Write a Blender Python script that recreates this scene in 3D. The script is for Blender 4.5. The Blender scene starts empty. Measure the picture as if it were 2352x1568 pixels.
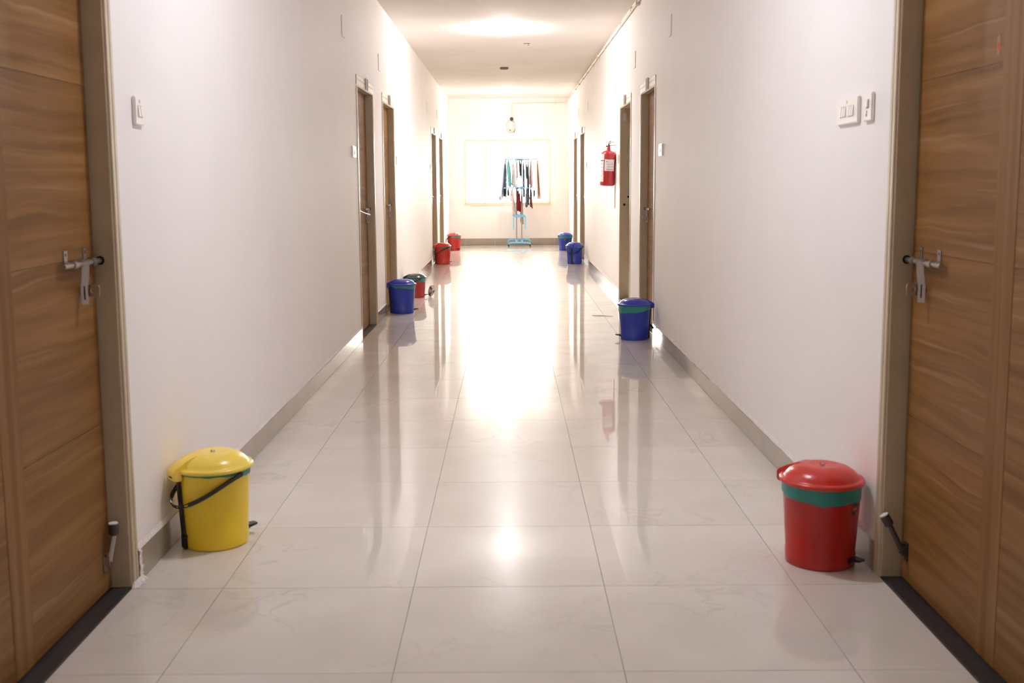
import bpy, bmesh, math, random
from mathutils import Vector, Matrix
random.seed(7)
sc = bpy.context.scene
COL = sc.collection
PI = math.pi

# ------------------------------------------------------------------ camera
f_px, pitch, yaw, roll, EYE = 2485.0, 0.1259, 0.0004, -0.0065, 1.2623
cam = bpy.data.cameras.new('camera')
co = bpy.data.objects.new('camera', cam)
COL.objects.link(co)
ax = Vector((math.cos(yaw), -math.sin(yaw), 0))
yp = Vector((math.sin(yaw), math.cos(yaw), 0))
bb = yp * math.sin(pitch) + Vector((0, 0, math.cos(pitch)))
fw = yp * math.cos(pitch) - Vector((0, 0, math.sin(pitch)))
rt = ax * math.cos(roll) + bb * math.sin(roll)
up = -ax * math.sin(roll) + bb * math.cos(roll)
m = Matrix((rt, up, -fw)).transposed().to_4x4()
m.translation = (0, 0, EYE)
co.matrix_world = m
cam.sensor_width = 36.0
cam.lens = f_px / 2352 * 36.0
cam.shift_x = (1176 - 1173.16) / 2352
cam.shift_y = -(784 - 732.9) / 2352
cam.clip_start = 0.05
cam.dof.use_dof = True
cam.dof.focus_distance = 11.0
cam.dof.aperture_fstop = 5.6
sc.camera = co

# ------------------------------------------------------------------ world, light, exposure
SKY = 60.0
LAMP = 430.0
w = bpy.data.worlds.new('sky')
sc.world = w
w.use_nodes = True
bg = w.node_tree.nodes['Background']
wtc = w.node_tree.nodes.new('ShaderNodeTexCoord')
wsp = w.node_tree.nodes.new('ShaderNodeSeparateXYZ')
wrp = w.node_tree.nodes.new('ShaderNodeValToRGB')      # bright overcast sky over darker ground
wma = w.node_tree.nodes.new('ShaderNodeMath'); wma.operation = 'MULTIPLY_ADD'
wma.inputs[1].default_value = 0.5; wma.inputs[2].default_value = 0.5
w.node_tree.links.new(wtc.outputs['Generated'], wsp.inputs[0])
w.node_tree.links.new(wsp.outputs['Z'], wma.inputs[0])
w.node_tree.links.new(wma.outputs[0], wrp.inputs['Fac'])
wrp.color_ramp.elements[0].position = 0.46; wrp.color_ramp.elements[0].color = (0.13, 0.12, 0.10, 1)
wrp.color_ramp.elements[1].position = 0.495; wrp.color_ramp.elements[1].color = (1.0, 0.955, 0.89, 1)
w.node_tree.links.new(wrp.outputs['Color'], bg.inputs[0])
bg.inputs[1].default_value = SKY
pl = bpy.data.lights.new('window_portal', 'AREA')
pl.shape = 'RECTANGLE'
pl.size, pl.size_y = 1.72, 1.28
pl.cycles.is_portal = True
po = bpy.data.objects.new('window_portal', pl)
po.location = (-0.04, 22.2, 1.465)
po.rotation_euler = (-PI / 2, 0, 0)
COL.objects.link(po)
sc.view_settings.view_transform = 'Standard'
sc.view_settings.look = 'None'
sc.view_settings.exposure = 0.19
sc.view_settings.gamma = 1.0
sc.view_settings.use_curve_mapping = False
sc.cycles.use_denoising = True
sc.cycles.max_bounces = 14
sc.cycles.diffuse_bounces = 10
sc.cycles.glossy_bounces = 8
sc.cycles.sample_clamp_indirect = 12.0
sc.cycles.caustics_reflective = False
sc.cycles.caustics_refractive = False

# ------------------------------------------------------------------ materials
MATS = {}


def mat(name, col, rough=0.5, metal=0.0, spec=0.5, coat=0.0, var=0.0, vscale=6.0, bump=0.0, bscale=40.0, emit=None):
    if name in MATS:
        return MATS[name]
    mt = bpy.data.materials.new(name)
    mt.use_nodes = True
    nt = mt.node_tree
    b = nt.nodes['Principled BSDF']
    b.inputs['Base Color'].default_value = (*col, 1)
    b.inputs['Roughness'].default_value = rough
    b.inputs['Metallic'].default_value = metal
    b.inputs['Specular IOR Level'].default_value = spec
    b.inputs['Coat Weight'].default_value = coat
    tc = nt.nodes.new('ShaderNodeTexCoord')
    if var > 0:
        n = nt.nodes.new('ShaderNodeTexNoise')
        n.inputs['Scale'].default_value = vscale
        n.inputs['Detail'].default_value = 4
        nt.links.new(tc.outputs['Object'], n.inputs['Vector'])
        r = nt.nodes.new('ShaderNodeValToRGB')
        r.color_ramp.elements[0].position = 0.3
        r.color_ramp.elements[1].position = 0.7
        r.color_ramp.elements[0].color = (*[c * (1 - var) for c in col], 1)
        r.color_ramp.elements[1].color = (*[min(1, c * (1 + var * .5)) for c in col], 1)
        nt.links.new(n.outputs['Fac'], r.inputs['Fac'])
        nt.links.new(r.outputs['Color'], b.inputs['Base Color'])
    if bump > 0:
        n2 = nt.nodes.new('ShaderNodeTexNoise')
        n2.inputs['Scale'].default_value = bscale
        n2.inputs['Detail'].default_value = 3
        nt.links.new(tc.outputs['Object'], n2.inputs['Vector'])
        bp = nt.nodes.new('ShaderNodeBump')
        bp.inputs['Strength'].default_value = bump
        bp.inputs['Distance'].default_value = 0.01
        nt.links.new(n2.outputs['Fac'], bp.inputs['Height'])
        nt.links.new(bp.outputs['Normal'], b.inputs['Normal'])
    if emit:
        b.inputs['Emission Color'].default_value = (*emit[0], 1)
        b.inputs['Emission Strength'].default_value = emit[1]
    MATS[name] = mt
    return mt


def tile_mat():
    mt = bpy.data.materials.new('vitrified_tile')
    mt.use_nodes = True
    nt = mt.node_tree
    L = nt.links.new
    b = nt.nodes['Principled BSDF']
    b.inputs['Roughness'].default_value = 0.22
    b.inputs['Coat Weight'].default_value = 0.7
    b.inputs['Coat Roughness'].default_value = 0.02
    b.inputs['Specular IOR Level'].default_value = 0.03
    tc = nt.nodes.new('ShaderNodeTexCoord')
    oi = nt.nodes.new('ShaderNodeObjectInfo')
    ml = nt.nodes.new('ShaderNodeMath'); ml.operation = 'MULTIPLY'; ml.inputs[1].default_value = 37.0
    L(oi.outputs['Random'], ml.inputs[0])
    ad = nt.nodes.new('ShaderNodeVectorMath'); ad.operation = 'ADD'
    L(tc.outputs['Object'], ad.inputs[0]); L(ml.outputs[0], ad.inputs[1])
    # cloudy ground
    n1 = nt.nodes.new('ShaderNodeTexNoise'); n1.inputs['Scale'].default_value = 3.0; n1.inputs['Detail'].default_value = 5
    L(ad.outputs[0], n1.inputs['Vector'])
    r1 = nt.nodes.new('ShaderNodeValToRGB')
    r1.color_ramp.elements[0].position = 0.3; r1.color_ramp.elements[1].position = 0.72
    r1.color_ramp.elements[0].color = (0.66, 0.61, 0.55, 1)
    r1.color_ramp.elements[1].color = (0.74, 0.69, 0.63, 1)
    L(n1.outputs['Fac'], r1.inputs['Fac'])
    # fine veins
    n2 = nt.nodes.new('ShaderNodeTexNoise'); n2.inputs['Scale'].default_value = 3.6; n2.inputs['Detail'].default_value = 6
    n2.inputs['Distortion'].default_value = 1.2
    L(ad.outputs[0], n2.inputs['Vector'])
    sub = nt.nodes.new('ShaderNodeMath'); sub.operation = 'SUBTRACT'; sub.inputs[1].default_value = 0.5
    L(n2.outputs['Fac'], sub.inputs[0])
    ab = nt.nodes.new('ShaderNodeMath'); ab.operation = 'ABSOLUTE'; L(sub.outputs[0], ab.inputs[0])
    r2 = nt.nodes.new('ShaderNodeValToRGB')
    r2.color_ramp.elements[0].position = 0.0; r2.color_ramp.elements[1].position = 0.03
    r2.color_ramp.elements[0].color = (1, 1, 1, 1); r2.color_ramp.elements[1].color = (0, 0, 0, 1)
    L(ab.outputs[0], r2.inputs['Fac'])
    n3 = nt.nodes.new('ShaderNodeTexNoise'); n3.inputs['Scale'].default_value = 2.2
    L(ad.outputs[0], n3.inputs['Vector'])
    r3 = nt.nodes.new('ShaderNodeValToRGB')
    r3.color_ramp.elements[0].position = 0.5; r3.color_ramp.elements[1].position = 0.68
    L(n3.outputs['Fac'], r3.inputs['Fac'])
    mm = nt.nodes.new('ShaderNodeMath'); mm.operation = 'MULTIPLY'
    L(r2.outputs['Color'], mm.inputs[0]); L(r3.outputs['Color'], mm.inputs[1])
    m2 = nt.nodes.new('ShaderNodeMath'); m2.operation = 'MULTIPLY'; m2.inputs[1].default_value = 0.27
    L(mm.outputs[0], m2.inputs[0])
    mx = nt.nodes.new('ShaderNodeMix'); mx.data_type = 'RGBA'
    L(m2.outputs[0], mx.inputs['Factor']); L(r1.outputs['Color'], mx.inputs['A'])
    mx.inputs['B'].default_value = (0.33, 0.28, 0.235, 1)
    L(mx.outputs['Result'], b.inputs['Base Color'])
    return mt


def wood_mat(name, vertical):
    mt = bpy.data.materials.new(name)
    mt.use_nodes = True
    nt = mt.node_tree
    L = nt.links.new
    b = nt.nodes['Principled BSDF']
    b.inputs['Roughness'].default_value = 0.42
    b.inputs['Specular IOR Level'].default_value = 0.22
    tc = nt.nodes.new('ShaderNodeTexCoord')
    oi = nt.nodes.new('ShaderNodeObjectInfo')
    ml = nt.nodes.new('ShaderNodeMath'); ml.operation = 'MULTIPLY'; ml.inputs[1].default_value = 19.0
    L(oi.outputs['Random'], ml.inputs[0])
    ad = nt.nodes.new('ShaderNodeVectorMath'); ad.operation = 'ADD'
    L(tc.outputs['Object'], ad.inputs[0]); L(ml.outputs[0], ad.inputs[1])
    # slow bend of the grain
    nb = nt.nodes.new('ShaderNodeTexNoise'); nb.inputs['Scale'].default_value = 1.0; nb.inputs['Detail'].default_value = 1.5
    mpb = nt.nodes.new('ShaderNodeMapping')
    mpb.inputs['Scale'].default_value = (1, 6, 1.6) if vertical else (1, 2.6, 6)
    L(ad.outputs[0], mpb.inputs['Vector']); L(mpb.outputs[0], nb.inputs['Vector'])
    sb = nt.nodes.new('ShaderNodeMath'); sb.operation = 'MULTIPLY_ADD'
    sb.inputs[1].default_value = 0.05 if not vertical else 0.03; sb.inputs[2].default_value = 0.0
    L(nb.outputs['Fac'], sb.inputs[0])
    cb = nt.nodes.new('ShaderNodeCombineXYZ')
    L(sb.outputs[0], cb.inputs['Y' if vertical else 'Z'])
    ad2 = nt.nodes.new('ShaderNodeVectorMath'); ad2.operation = 'ADD'
    L(ad.outputs[0], ad2.inputs[0]); L(cb.outputs[0], ad2.inputs[1])
    # broad bands
    mp1 = nt.nodes.new('ShaderNodeMapping')
    mp1.inputs['Scale'].default_value = (1, 26, 0.7) if vertical else (1, 1.0, 30)
    L(ad2.outputs[0], mp1.inputs['Vector'])
    n1 = nt.nodes.new('ShaderNodeTexNoise'); n1.inputs['Scale'].default_value = 1.0; n1.inputs['Detail'].default_value = 5; n1.inputs['Roughness'].default_value = 0.6
    L(mp1.outputs[0], n1.inputs['Vector'])
    r1 = nt.nodes.new('ShaderNodeValToRGB')
    e = r1.color_ramp.elements
    e[0].position = 0.26; e[0].color = (0.145, 0.064, 0.015, 1)
    e[1].position = 0.76; e[1].color = (0.320, 0.162, 0.055, 1)
    x = e.new(0.5); x.color = (0.218, 0.102, 0.028, 1)
    L(n1.outputs['Fac'], r1.inputs['Fac'])
    # thin pale lines
    mp2 = nt.nodes.new('ShaderNodeMapping')
    mp2.inputs['Scale'].default_value = (1, 60, 0.8) if vertical else (1, 1.2, 66)
    L(ad2.outputs[0], mp2.inputs['Vector'])
    n2 = nt.nodes.new('ShaderNodeTexNoise'); n2.inputs['Scale'].default_value = 1.0; n2.inputs['Detail'].default_value = 2
    L(mp2.outputs[0], n2.inputs['Vector'])
    r2 = nt.nodes.new('ShaderNodeValToRGB')
    r2.color_ramp.elements[0].position = 0.60; r2.color_ramp.elements[1].position = 0.74
    L(n2.outputs['Fac'], r2.inputs['Fac'])
    m2 = nt.nodes.new('ShaderNodeMath'); m2.operation = 'MULTIPLY'; m2.inputs[1].default_value = 0.10 if vertical else 0.38
    L(r2.outputs['Color'], m2.inputs[0])
    mx = nt.nodes.new('ShaderNodeMix'); mx.data_type = 'RGBA'
    L(m2.outputs[0], mx.inputs['Factor']); L(r1.outputs['Color'], mx.inputs['A'])
    mx.inputs['B'].default_value = (0.42, 0.27, 0.165, 1)
    L(mx.outputs['Result'], b.inputs['Base Color'])
    return mt


def glass_mat():
    mt = bpy.data.materials.new('window_glass')
    mt.use_nodes = True
    nt = mt.node_tree
    nt.nodes.clear()
    o = nt.nodes.new('ShaderNodeOutputMaterial')
    t = nt.nodes.new('ShaderNodeBsdfTransparent'); t.inputs[0].default_value = (0.96, 0.98, 0.97, 1)
    g = nt.nodes.new('ShaderNodeBsdfGlossy'); g.inputs['Roughness'].default_value = 0.02
    fr = nt.nodes.new('ShaderNodeFresnel'); fr.inputs[0].default_value = 1.45
    mx = nt.nodes.new('ShaderNodeMixShader')
    nt.links.new(fr.outputs[0], mx.inputs[0]); nt.links.new(t.outputs[0], mx.inputs[1]); nt.links.new(g.outputs[0], mx.inputs[2])
    nt.links.new(mx.outputs[0], o.inputs[0])
    return mt


def striped_cloth(name, a, b_, scale):
    mt = bpy.data.materials.new(name)
    mt.use_nodes = True
    nt = mt.node_tree
    b = nt.nodes['Principled BSDF']
    b.inputs['Roughness'].default_value = 0.9
    tc = nt.nodes.new('ShaderNodeTexCoord')
    wv = nt.nodes.new('ShaderNodeTexWave'); wv.bands_direction = 'Y'; wv.inputs['Scale'].default_value = scale
    nt.links.new(tc.outputs['Object'], wv.inputs['Vector'])
    r = nt.nodes.new('ShaderNodeValToRGB')
    r.color_ramp.elements[0].position = 0.45; r.color_ramp.elements[1].position = 0.55
    r.color_ramp.elements[0].color = (*a, 1); r.color_ramp.elements[1].color = (*b_, 1)
    nt.links.new(wv.outputs['Fac'], r.inputs['Fac']); nt.links.new(r.outputs['Color'], b.inputs['Base Color'])
    return mt


M_WALL = mat('wall_paint', (0.90, 0.868, 0.85), 0.66, spec=0.4, var=0.03, vscale=1.3, bump=0.05, bscale=9)
M_CEIL = mat('ceiling_paint', (0.86, 0.825, 0.785), 0.85, spec=0.12, var=0.05, vscale=1.2, bump=0.10, bscale=4)
M_ENDW = mat('end_wall_paint', (0.89, 0.86, 0.825), 0.6, spec=0.3, var=0.02, vscale=1.5)
M_TILE = tile_mat()
M_GROUT = mat('grout', (0.26, 0.21, 0.165), 0.8)
M_SKIRT = mat('skirting_tile', (0.37, 0.325, 0.265), 0.12, var=0.06, vscale=4)
M_PLASTER = mat('plaster_edge', (0.80, 0.75, 0.72), 0.8, var=0.08, vscale=30, bump=0.4, bscale=60)
M_FRAME = mat('frame_paint', (0.55, 0.46, 0.325), 0.38, var=0.08, vscale=7)
M_FRAMED = mat('frame_dark_brown', (0.22, 0.16, 0.09), 0.7, var=0.3, vscale=30)  # dark brown for frame lines, marks and small fittings
M_GAP = mat('gap_shade', (0.42, 0.37, 0.33), 0.7)  # shade of the gaps round rockers and button, put into the colour
M_STAIN = mat('frame_stain', (0.34, 0.26, 0.15), 0.7, var=0.4, vscale=25)
M_WOODH = wood_mat('laminate_horizontal', False)
M_WOODV = wood_mat('laminate_vertical', True)
M_CORE = mat('door_core', (0.12, 0.07, 0.04), 0.7)
M_GRANITE = mat('black_granite', (0.028, 0.027, 0.03), 0.35, var=0.5, vscale=60)
M_STEEL = mat('dull_steel', (0.50, 0.47, 0.45), 0.32, metal=1.0)
M_DKSTEEL = mat('dark_steel', (0.07, 0.06, 0.06), 0.45, metal=0.4)
M_ALU = mat('grey_metal', (0.60, 0.62, 0.66), 0.4, metal=0.3)
M_BLACK = mat('black_plastic', (0.012, 0.012, 0.013), 0.32)
M_HOLE = mat('hole_shade', (0.004, 0.004, 0.004), 0.9)  # flat black paints the dark inside holes and slots
M_WHITEP = mat('white_plastic', (0.88, 0.84, 0.81), 0.3)
M_CREAMP = mat('cream_pvc', (0.74, 0.66, 0.55), 0.4)
M_LINER = mat('green_liner', (0.028, 0.26, 0.225), 0.35, bump=0.3, bscale=45)
M_GLASS = glass_mat()
M_WINF = mat('window_frame_paint', (0.80, 0.72, 0.52), 0.45)
M_REDM = mat('red_mark', (0.55, 0.05, 0.03), 0.6)
M_YELM = mat('ochre_mark', (0.36, 0.20, 0.08), 0.6)
M_PINKM = mat('pink_mark', (0.75, 0.42, 0.36), 0.5)
M_LIT = mat('lit_lamp', (0.9, 0.9, 0.9), 0.4, emit=((0.96, 0.97, 1.06), LAMP))
M_LITM = mat('lit_lamp_middle', (0.9, 0.9, 0.9), 0.4, emit=((1.0, 0.955, 0.93), LAMP * 1.75))
M_LITF = mat('lit_lamp_far', (0.9, 0.9, 0.9), 0.4, emit=((1.0, 0.94, 0.89), LAMP * 1.1))
M_LITB = mat('lit_lamp_rear', (0.9, 0.9, 0.9), 0.4, emit=((0.98, 0.97, 1.0), LAMP * 0.3))

# ------------------------------------------------------------------ mesh helpers


class MB:
    def __init__(self):
        self.v, self.f = [], []

    def add(self, vs, fs):
        n = len(self.v)
        self.v += [tuple(p) for p in vs]
        self.f += [tuple(i + n for i in q) for q in fs]
        return self

    def box(self, x0, x1, y0, y1, z0, z1):
        if x0 > x1: x0, x1 = x1, x0
        if y0 > y1: y0, y1 = y1, y0
        vs = [(x0, y0, z0), (x1, y0, z0), (x1, y1, z0), (x0, y1, z0), (x0, y0, z1), (x1, y0, z1), (x1, y1, z1), (x0, y1, z1)]
        return self.add(vs, [(0, 3, 2, 1), (4, 5, 6, 7), (0, 1, 5, 4), (1, 2, 6, 5), (2, 3, 7, 6), (3, 0, 4, 7)])

    def hull8(self, pts):
        return self.add(pts, [(0, 3, 2, 1), (4, 5, 6, 7), (0, 1, 5, 4), (1, 2, 6, 5), (2, 3, 7, 6), (3, 0, 4, 7)])

    def lathe(self, prof, n=32, c=(0, 0, 0), close=True):
        vs, fs = [], []
        k = len(prof)
        for r, z in prof:
            for i in range(n):
                a = 2 * PI * i / n
                vs.append((c[0] + r * math.cos(a), c[1] + r * math.sin(a), c[2] + z))
        for j in range(k - 1):
            for i in range(n):
                i2 = (i + 1) % n
                fs.append((j * n + i, j * n + i2, (j + 1) * n + i2, (j + 1) * n + i))
        if close:
            if prof[0][0] > 1e-4: fs.append(tuple(range(n - 1, -1, -1)))
            if prof[-1][0] > 1e-4: fs.append(tuple((k - 1) * n + i for i in range(n)))
        return self.add(vs, fs)

    def tube(self, pts, r, n=8, cap=True):
        pts = [Vector(p) for p in pts]
        vs, fs = [], []
        up0 = None
        for i, p in enumerate(pts):
            t = (pts[min(i + 1, len(pts) - 1)] - pts[max(i - 1, 0)]).normalized()
            if up0 is None:
                up0 = t.orthogonal().normalized()
            u = (up0 - t * up0.dot(t))
            u = u.normalized() if u.length > 1e-6 else t.orthogonal().normalized()
            up0 = u
            w_ = t.cross(u)
            rr = r[i] if isinstance(r, (list, tuple)) else r
            for k in range(n):
                a = 2 * PI * k / n
                vs.append(p + u * (rr * math.cos(a)) + w_ * (rr * math.sin(a)))
        for i in range(len(pts) - 1):
            for k in range(n):
                k2 = (k + 1) % n
                fs.append((i * n + k, i * n + k2, (i + 1) * n + k2, (i + 1) * n + k))
        if cap:
            fs.append(tuple(range(n - 1, -1, -1)))
            fs.append(tuple((len(pts) - 1) * n + k for k in range(n)))
        return self.add(vs, fs)

    def band(self, pts, ups, w_, t_):
        """flat strip swept along pts; ups = direction of the strip's width at each point"""
        pts = [Vector(p) for p in pts]
        vs, fs = [], []
        for i, p in enumerate(pts):
            tg = (pts[min(i + 1, len(pts) - 1)] - pts[max(i - 1, 0)]).normalized()
            u = Vector(ups[i]); u = (u - tg * u.dot(tg)).normalized()
            nn = tg.cross(u)
            for a, b in ((-1, -1), (1, -1), (1, 1), (-1, 1)):
                vs.append(p + u * (a * w_ / 2) + nn * (b * t_ / 2))
        for i in range(len(pts) - 1):
            for k in range(4):
                k2 = (k + 1) % 4
                fs.append((i * 4 + k, i * 4 + k2, (i + 1) * 4 + k2, (i + 1) * 4 + k))
        e = (len(pts) - 1) * 4
        fs += [(3, 2, 1, 0), (e, e + 1, e + 2, e + 3)]
        return self.add(vs, fs)

    def prism(self, poly, fn, t0, t1):
        """poly = list of 2-D points, fn(a, b, t) gives the 3-D point"""
        n = len(poly)
        vs = [fn(a, b, t0) for a, b in poly] + [fn(a, b, t1) for a, b in poly]
        fs = [tuple(range(n - 1, -1, -1)), tuple(range(n, 2 * n))]
        fs += [(i, (i + 1) % n, n + (i + 1) % n, n + i) for i in range(n)]
        return self.add(vs, fs)

    def build(self, name, m_, parent=None, smooth=True, bevel=0.0, seg=2, loc=None, ang=35):
        me = bpy.data.meshes.new(name)
        me.from_pydata(self.v, [], self.f)
        bm = bmesh.new()
        bm.from_mesh(me)
        bmesh.ops.remove_doubles(bm, verts=bm.verts, dist=1e-6)
        bmesh.ops.recalc_face_normals(bm, faces=bm.faces)
        if bevel > 0:
            ed = [e for e in bm.edges if len(e.link_faces) == 2 and e.calc_face_angle(0) > math.radians(30)]
            bmesh.ops.bevel(bm, geom=ed, offset=bevel, segments=seg, affect='EDGES', clamp_overlap=True)
        bm.to_mesh(me)
        bm.free()
        me.materials.append(m_)
        if smooth:
            me.polygons.foreach_set('use_smooth', [True] * len(me.polygons))
            me.set_sharp_from_angle(angle=math.radians(ang))
        o = bpy.data.objects.new(name, me)
        COL.objects.link(o)
        if parent is not None:
            o.parent = parent
        if loc is not None:
            o.location = loc
        return o


def tag(o, label=None, cat=None, group=None, kind=None):
    if label: o['label'] = label
    if cat: o['category'] = cat
    if group: o['group'] = group
    if kind: o['kind'] = kind
    return o


def thing(name, label, cat, loc=(0, 0, 0), rz=0.0, group=None, kind=None):
    o = bpy.data.objects.new(name, None)
    o.empty_display_size = 0.05
    COL.objects.link(o)
    o.location = loc
    o.rotation_euler = (0, 0, rz)
    return tag(o, label, cat, group, kind)


# ------------------------------------------------------------------ room measures (metres)
XL, XR = -1.200, 1.180          # wall faces
YN, YF = -6.6, 21.98            # wall behind the camera, far wall with the window
ZC = 2.92
DOORS = [  # side, near outer edge, far outer edge, open?
    (-1, 2.27, 3.335), (-1, 8.65, 9.70), (-1, 10.38, 11.44), (-1, 16.80, 17.94), (-1, 18.58, 19.72),
    (1, 2.31, 3.385), (1, 8.84, 9.84), (1, 10.60, 11.66), (1, 17.06, 18.14), (1, 18.90, 19.96)]
ZD = 2.11                       # top of door frames
OPEN_DOOR = 7


def P(s, dep, d, z):
    """dep = metres into the wall (negative = into the corridor)"""
    return ((XL if s < 0 else XR) + s * dep, d, z)


def SB(mb, s, a0, a1, y0, y1, z0, z1):
    xw = XL if s < 0 else XR
    return mb.box(xw + s * a0, xw + s * a1, y0, y1, z0, z1)


# ---- walls
for s, nm in ((-1, 'wall_left'), (1, 'wall_right')):
    mb = MB()
    y = YN - 0.2
    for i, (ss, d0, d1) in enumerate(DOORS):
        if ss != s: continue
        SB(mb, s, 0, 0.18, y, d0, -0.05, ZC)
        SB(mb, s, 0, 0.18, d0, d1, ZD, ZC)
        y = d1
    SB(mb, s, 0, 0.18, y, YF + 0.2, -0.05, ZC)
    if s < 0:
        SB(mb, s, 0.18, 0.28, YN - 0.2, YF + 0.2, -0.05, ZC)  # unseen backing behind the doors, added to block light leaks
    else:
        d0, d1 = DOORS[OPEN_DOOR][1:]
        SB(mb, s, 0.18, 0.28, YN - 0.2, d0 - 0.3, -0.05, ZC)  # same added light-blocking backing, left open at the room
        SB(mb, s, 0.18, 0.28, d1 + 0.3, YF + 0.2, -0.05, ZC)
        SB(mb, s, 0.18, 0.28, d0 - 0.3, d1 + 0.3, ZD + .1, ZC)
        # the room behind the open door
        SB(mb, s, 0.18, 2.2, d0 - 0.4, d0 - 0.3, -0.05, ZC)
        SB(mb, s, 0.18, 2.2, d1 + 0.3, d1 + 0.4, -0.05, ZC)
        SB(mb, s, 2.2, 2.3, d0 - 0.4, d1 + 0.4, -0.05, ZC)
        SB(mb, s, 0.18, 2.2, d0 - 0.3, d1 + 0.3, -0.05, -0.002)
        SB(mb, s, 0.18, 2.2, d0 - 0.3, d1 + 0.3, ZD + .1, ZD + .2)
    o = mb.build(nm, M_WALL, smooth=False)
    tag(o, 'long pinkish white corridor wall behind the ' + ('yellow bin' if s < 0 else 'fire extinguisher'), 'wall', kind='structure')
    if s < 0: WALL_L = o
    else: WALL_R = o

WX0, WX1, WZ0, WZ1 = -0.905, 0.828, 0.822, 2.112
mb = MB()
mb.box(XL - .28, WX0, YF, YF + .2, -.05, ZC); mb.box(WX1, XR + .28, YF, YF + .2, -.05, ZC)
mb.box(WX0, WX1, YF, YF + .2, -.05, WZ0); mb.box(WX0, WX1, YF, YF + .2, WZ1, ZC)
tag(mb.build('wall_far', M_ENDW, smooth=False), 'cream end wall around the bright window', 'wall', kind='structure')
mb = MB(); mb.box(XL - .28, XR + .28, YN - .2, YN, -.05, ZC)
tag(mb.build('wall_near', M_WALL, smooth=False), 'plain white wall closing the corridor behind the viewer', 'wall', kind='structure')
mb = MB(); mb.box(XL - .28, XR + .28, YN - .2, YF + .2, ZC, ZC + .15)
tag(mb.build('ceiling', M_CEIL, smooth=False), 'plain off white painted ceiling with a glowing lamp', 'ceiling', kind='structure')

# ---- floor with every tile a piece
mb = MB(); mb.box(XL - .02, XR + .02, YN, YF, -.10, -.0035)
floor = mb.build('floor', M_GROUT, smooth=False)
tag(floor, 'glossy cream floor of large square tiles with faint veins', 'floor', kind='structure')
xs = [XL + .001, -0.9098, -0.3098, 0.2902, 0.8902, XR - .001]
G = 0.0009
meshes = {}
j = 0
rows = [2.6741 + 0.6 * k for k in range(-16, 33)]
for a, b in zip(rows[:-1], rows[1:]):
    a2, b2 = max(a, YN), min(b, YF)
    if b2 - a2 < .02: continue
    for c in range(5):
        x0, x1 = xs[c] + G, xs[c + 1] - G
        key = (c, round(b2 - a2, 3))
        hx, hy = (x1 - x0) / 2, (b2 - a2) / 2 - G
        if key not in meshes:
            t = MB(); t.box(-hx, hx, -hy, hy, -.0034, 0)
            o = t.build('tile', M_TILE, floor, smooth=False)
            meshes[key] = o.data
        else:
            o = bpy.data.objects.new('tile', meshes[key]); COL.objects.link(o); o.parent = floor
        o.location = ((x0 + x1) / 2, (a2 + b2) / 2, random.uniform(-.0002, .0))

# ---- skirting of single tiles
def skirting(name, label, s):
    root = thing(name, label, 'skirting', P(s, 0, 0, 0), kind='structure')
    segs = []
    y = YN
    for ss, d0, d1 in DOORS:
        if ss == s:
            segs.append((y, d0)); y = d1
    segs.append((y, YF))
    for a, b in segs:
        cuts = [a] + [r for r in rows if a + .12 < r < b - .12] + [b]
        for u, v in zip(cuts[:-1], cuts[1:]):
            t = MB()
            x0, x1 = (0, .008) if s < 0 else (-.008, 0)
            dz = random.uniform(-.0015, .0015)
            t.box(x0, x1, u + .0008, v - .0008, 0.0015, .102 + dz)
            t.build('tile', M_SKIRT, root, smooth=False)
        t = MB()   # the rough plaster lip on top of the tiles
        n = max(2, int((b - a) / .08))
        vs, fs = [], []
        for i in range(n + 1):
            yy = a + (b - a) * i / n
            q = random.uniform(-.003, .003)
            r_ = random.uniform(-.0012, .0012)
            sx = -s
            vs += [(sx * 0.0, yy, .1035), (sx * (.0085 + r_), yy, .1035), (sx * (.0075 + r_), yy, .107), (sx * .001, yy, .122 + q)]
        for i in range(n):
            for k in range(4):
                fs.append((i * 4 + k, i * 4 + (k + 1) % 4, i * 4 + 4 + (k + 1) % 4, i * 4 + 4 + k))
        fs += [(3, 2, 1, 0), (n * 4, n * 4 + 1, n * 4 + 2, n * 4 + 3)]
        t.add(vs, fs); t.build('plaster_lip', M_PLASTER, root, smooth=False)
    return root


skirting('baseboard_left', 'beige glossy skirting tiles along the wall behind the yellow bin', -1)
skirting('baseboard_right', 'beige glossy skirting tiles along the wall with the fire extinguisher', 1)
root = thing('baseboard_far', 'beige skirting tiles under the bright window', 'skirting', (0, YF, 0), kind='structure')
cuts = [XL + .01, -.9, -.3, .3, .9, XR - .01]
for u, v in zip(cuts[:-1], cuts[1:]):
    t = MB(); t.box(u + .001, v - .001, -.008, 0, .0015, .135); t.build('tile', M_SKIRT, root, smooth=False)

# ---- window
win = thing('window_1', 'bright overexposed window of four panes in cream frame on the end wall', 'window', ((WX0 + WX1) / 2, YF, WZ0), kind='structure')
cx = (WX0 + WX1) / 2
W2 = (WX1 - WX0) / 2
HH = WZ1 - WZ0
t = MB()
fwid = .035
t.box(-W2, W2, .02, .09, 0, fwid); t.box(-W2, W2, .02, .09, HH - fwid, HH)
t.box(-W2, -W2 + fwid, .02, .09, fwid, HH - fwid); t.box(W2 - fwid, W2, .02, .09, fwid, HH - fwid)
t.build('window_frame', M_WINF, win, smooth=False)
mull = [-0.492 - cx, -0.075 - cx, 0.382 - cx]
for q in mull:
    t = MB(); t.box(q - .017, q + .017, .03, .08, fwid, HH - fwid); t.build('mullion', M_WINF, win, smooth=False)
ed = [-W2 + fwid] + mull + [W2 - fwid]
for i in range(4):
    a = ed[i] + (.017 if i else 0); b = ed[i + 1] - (.017 if i < 3 else 0)
    t = MB(); t.box(a, b, .053, .057, fwid, HH - fwid); t.build('pane', M_GLASS, win, smooth=False)
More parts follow.
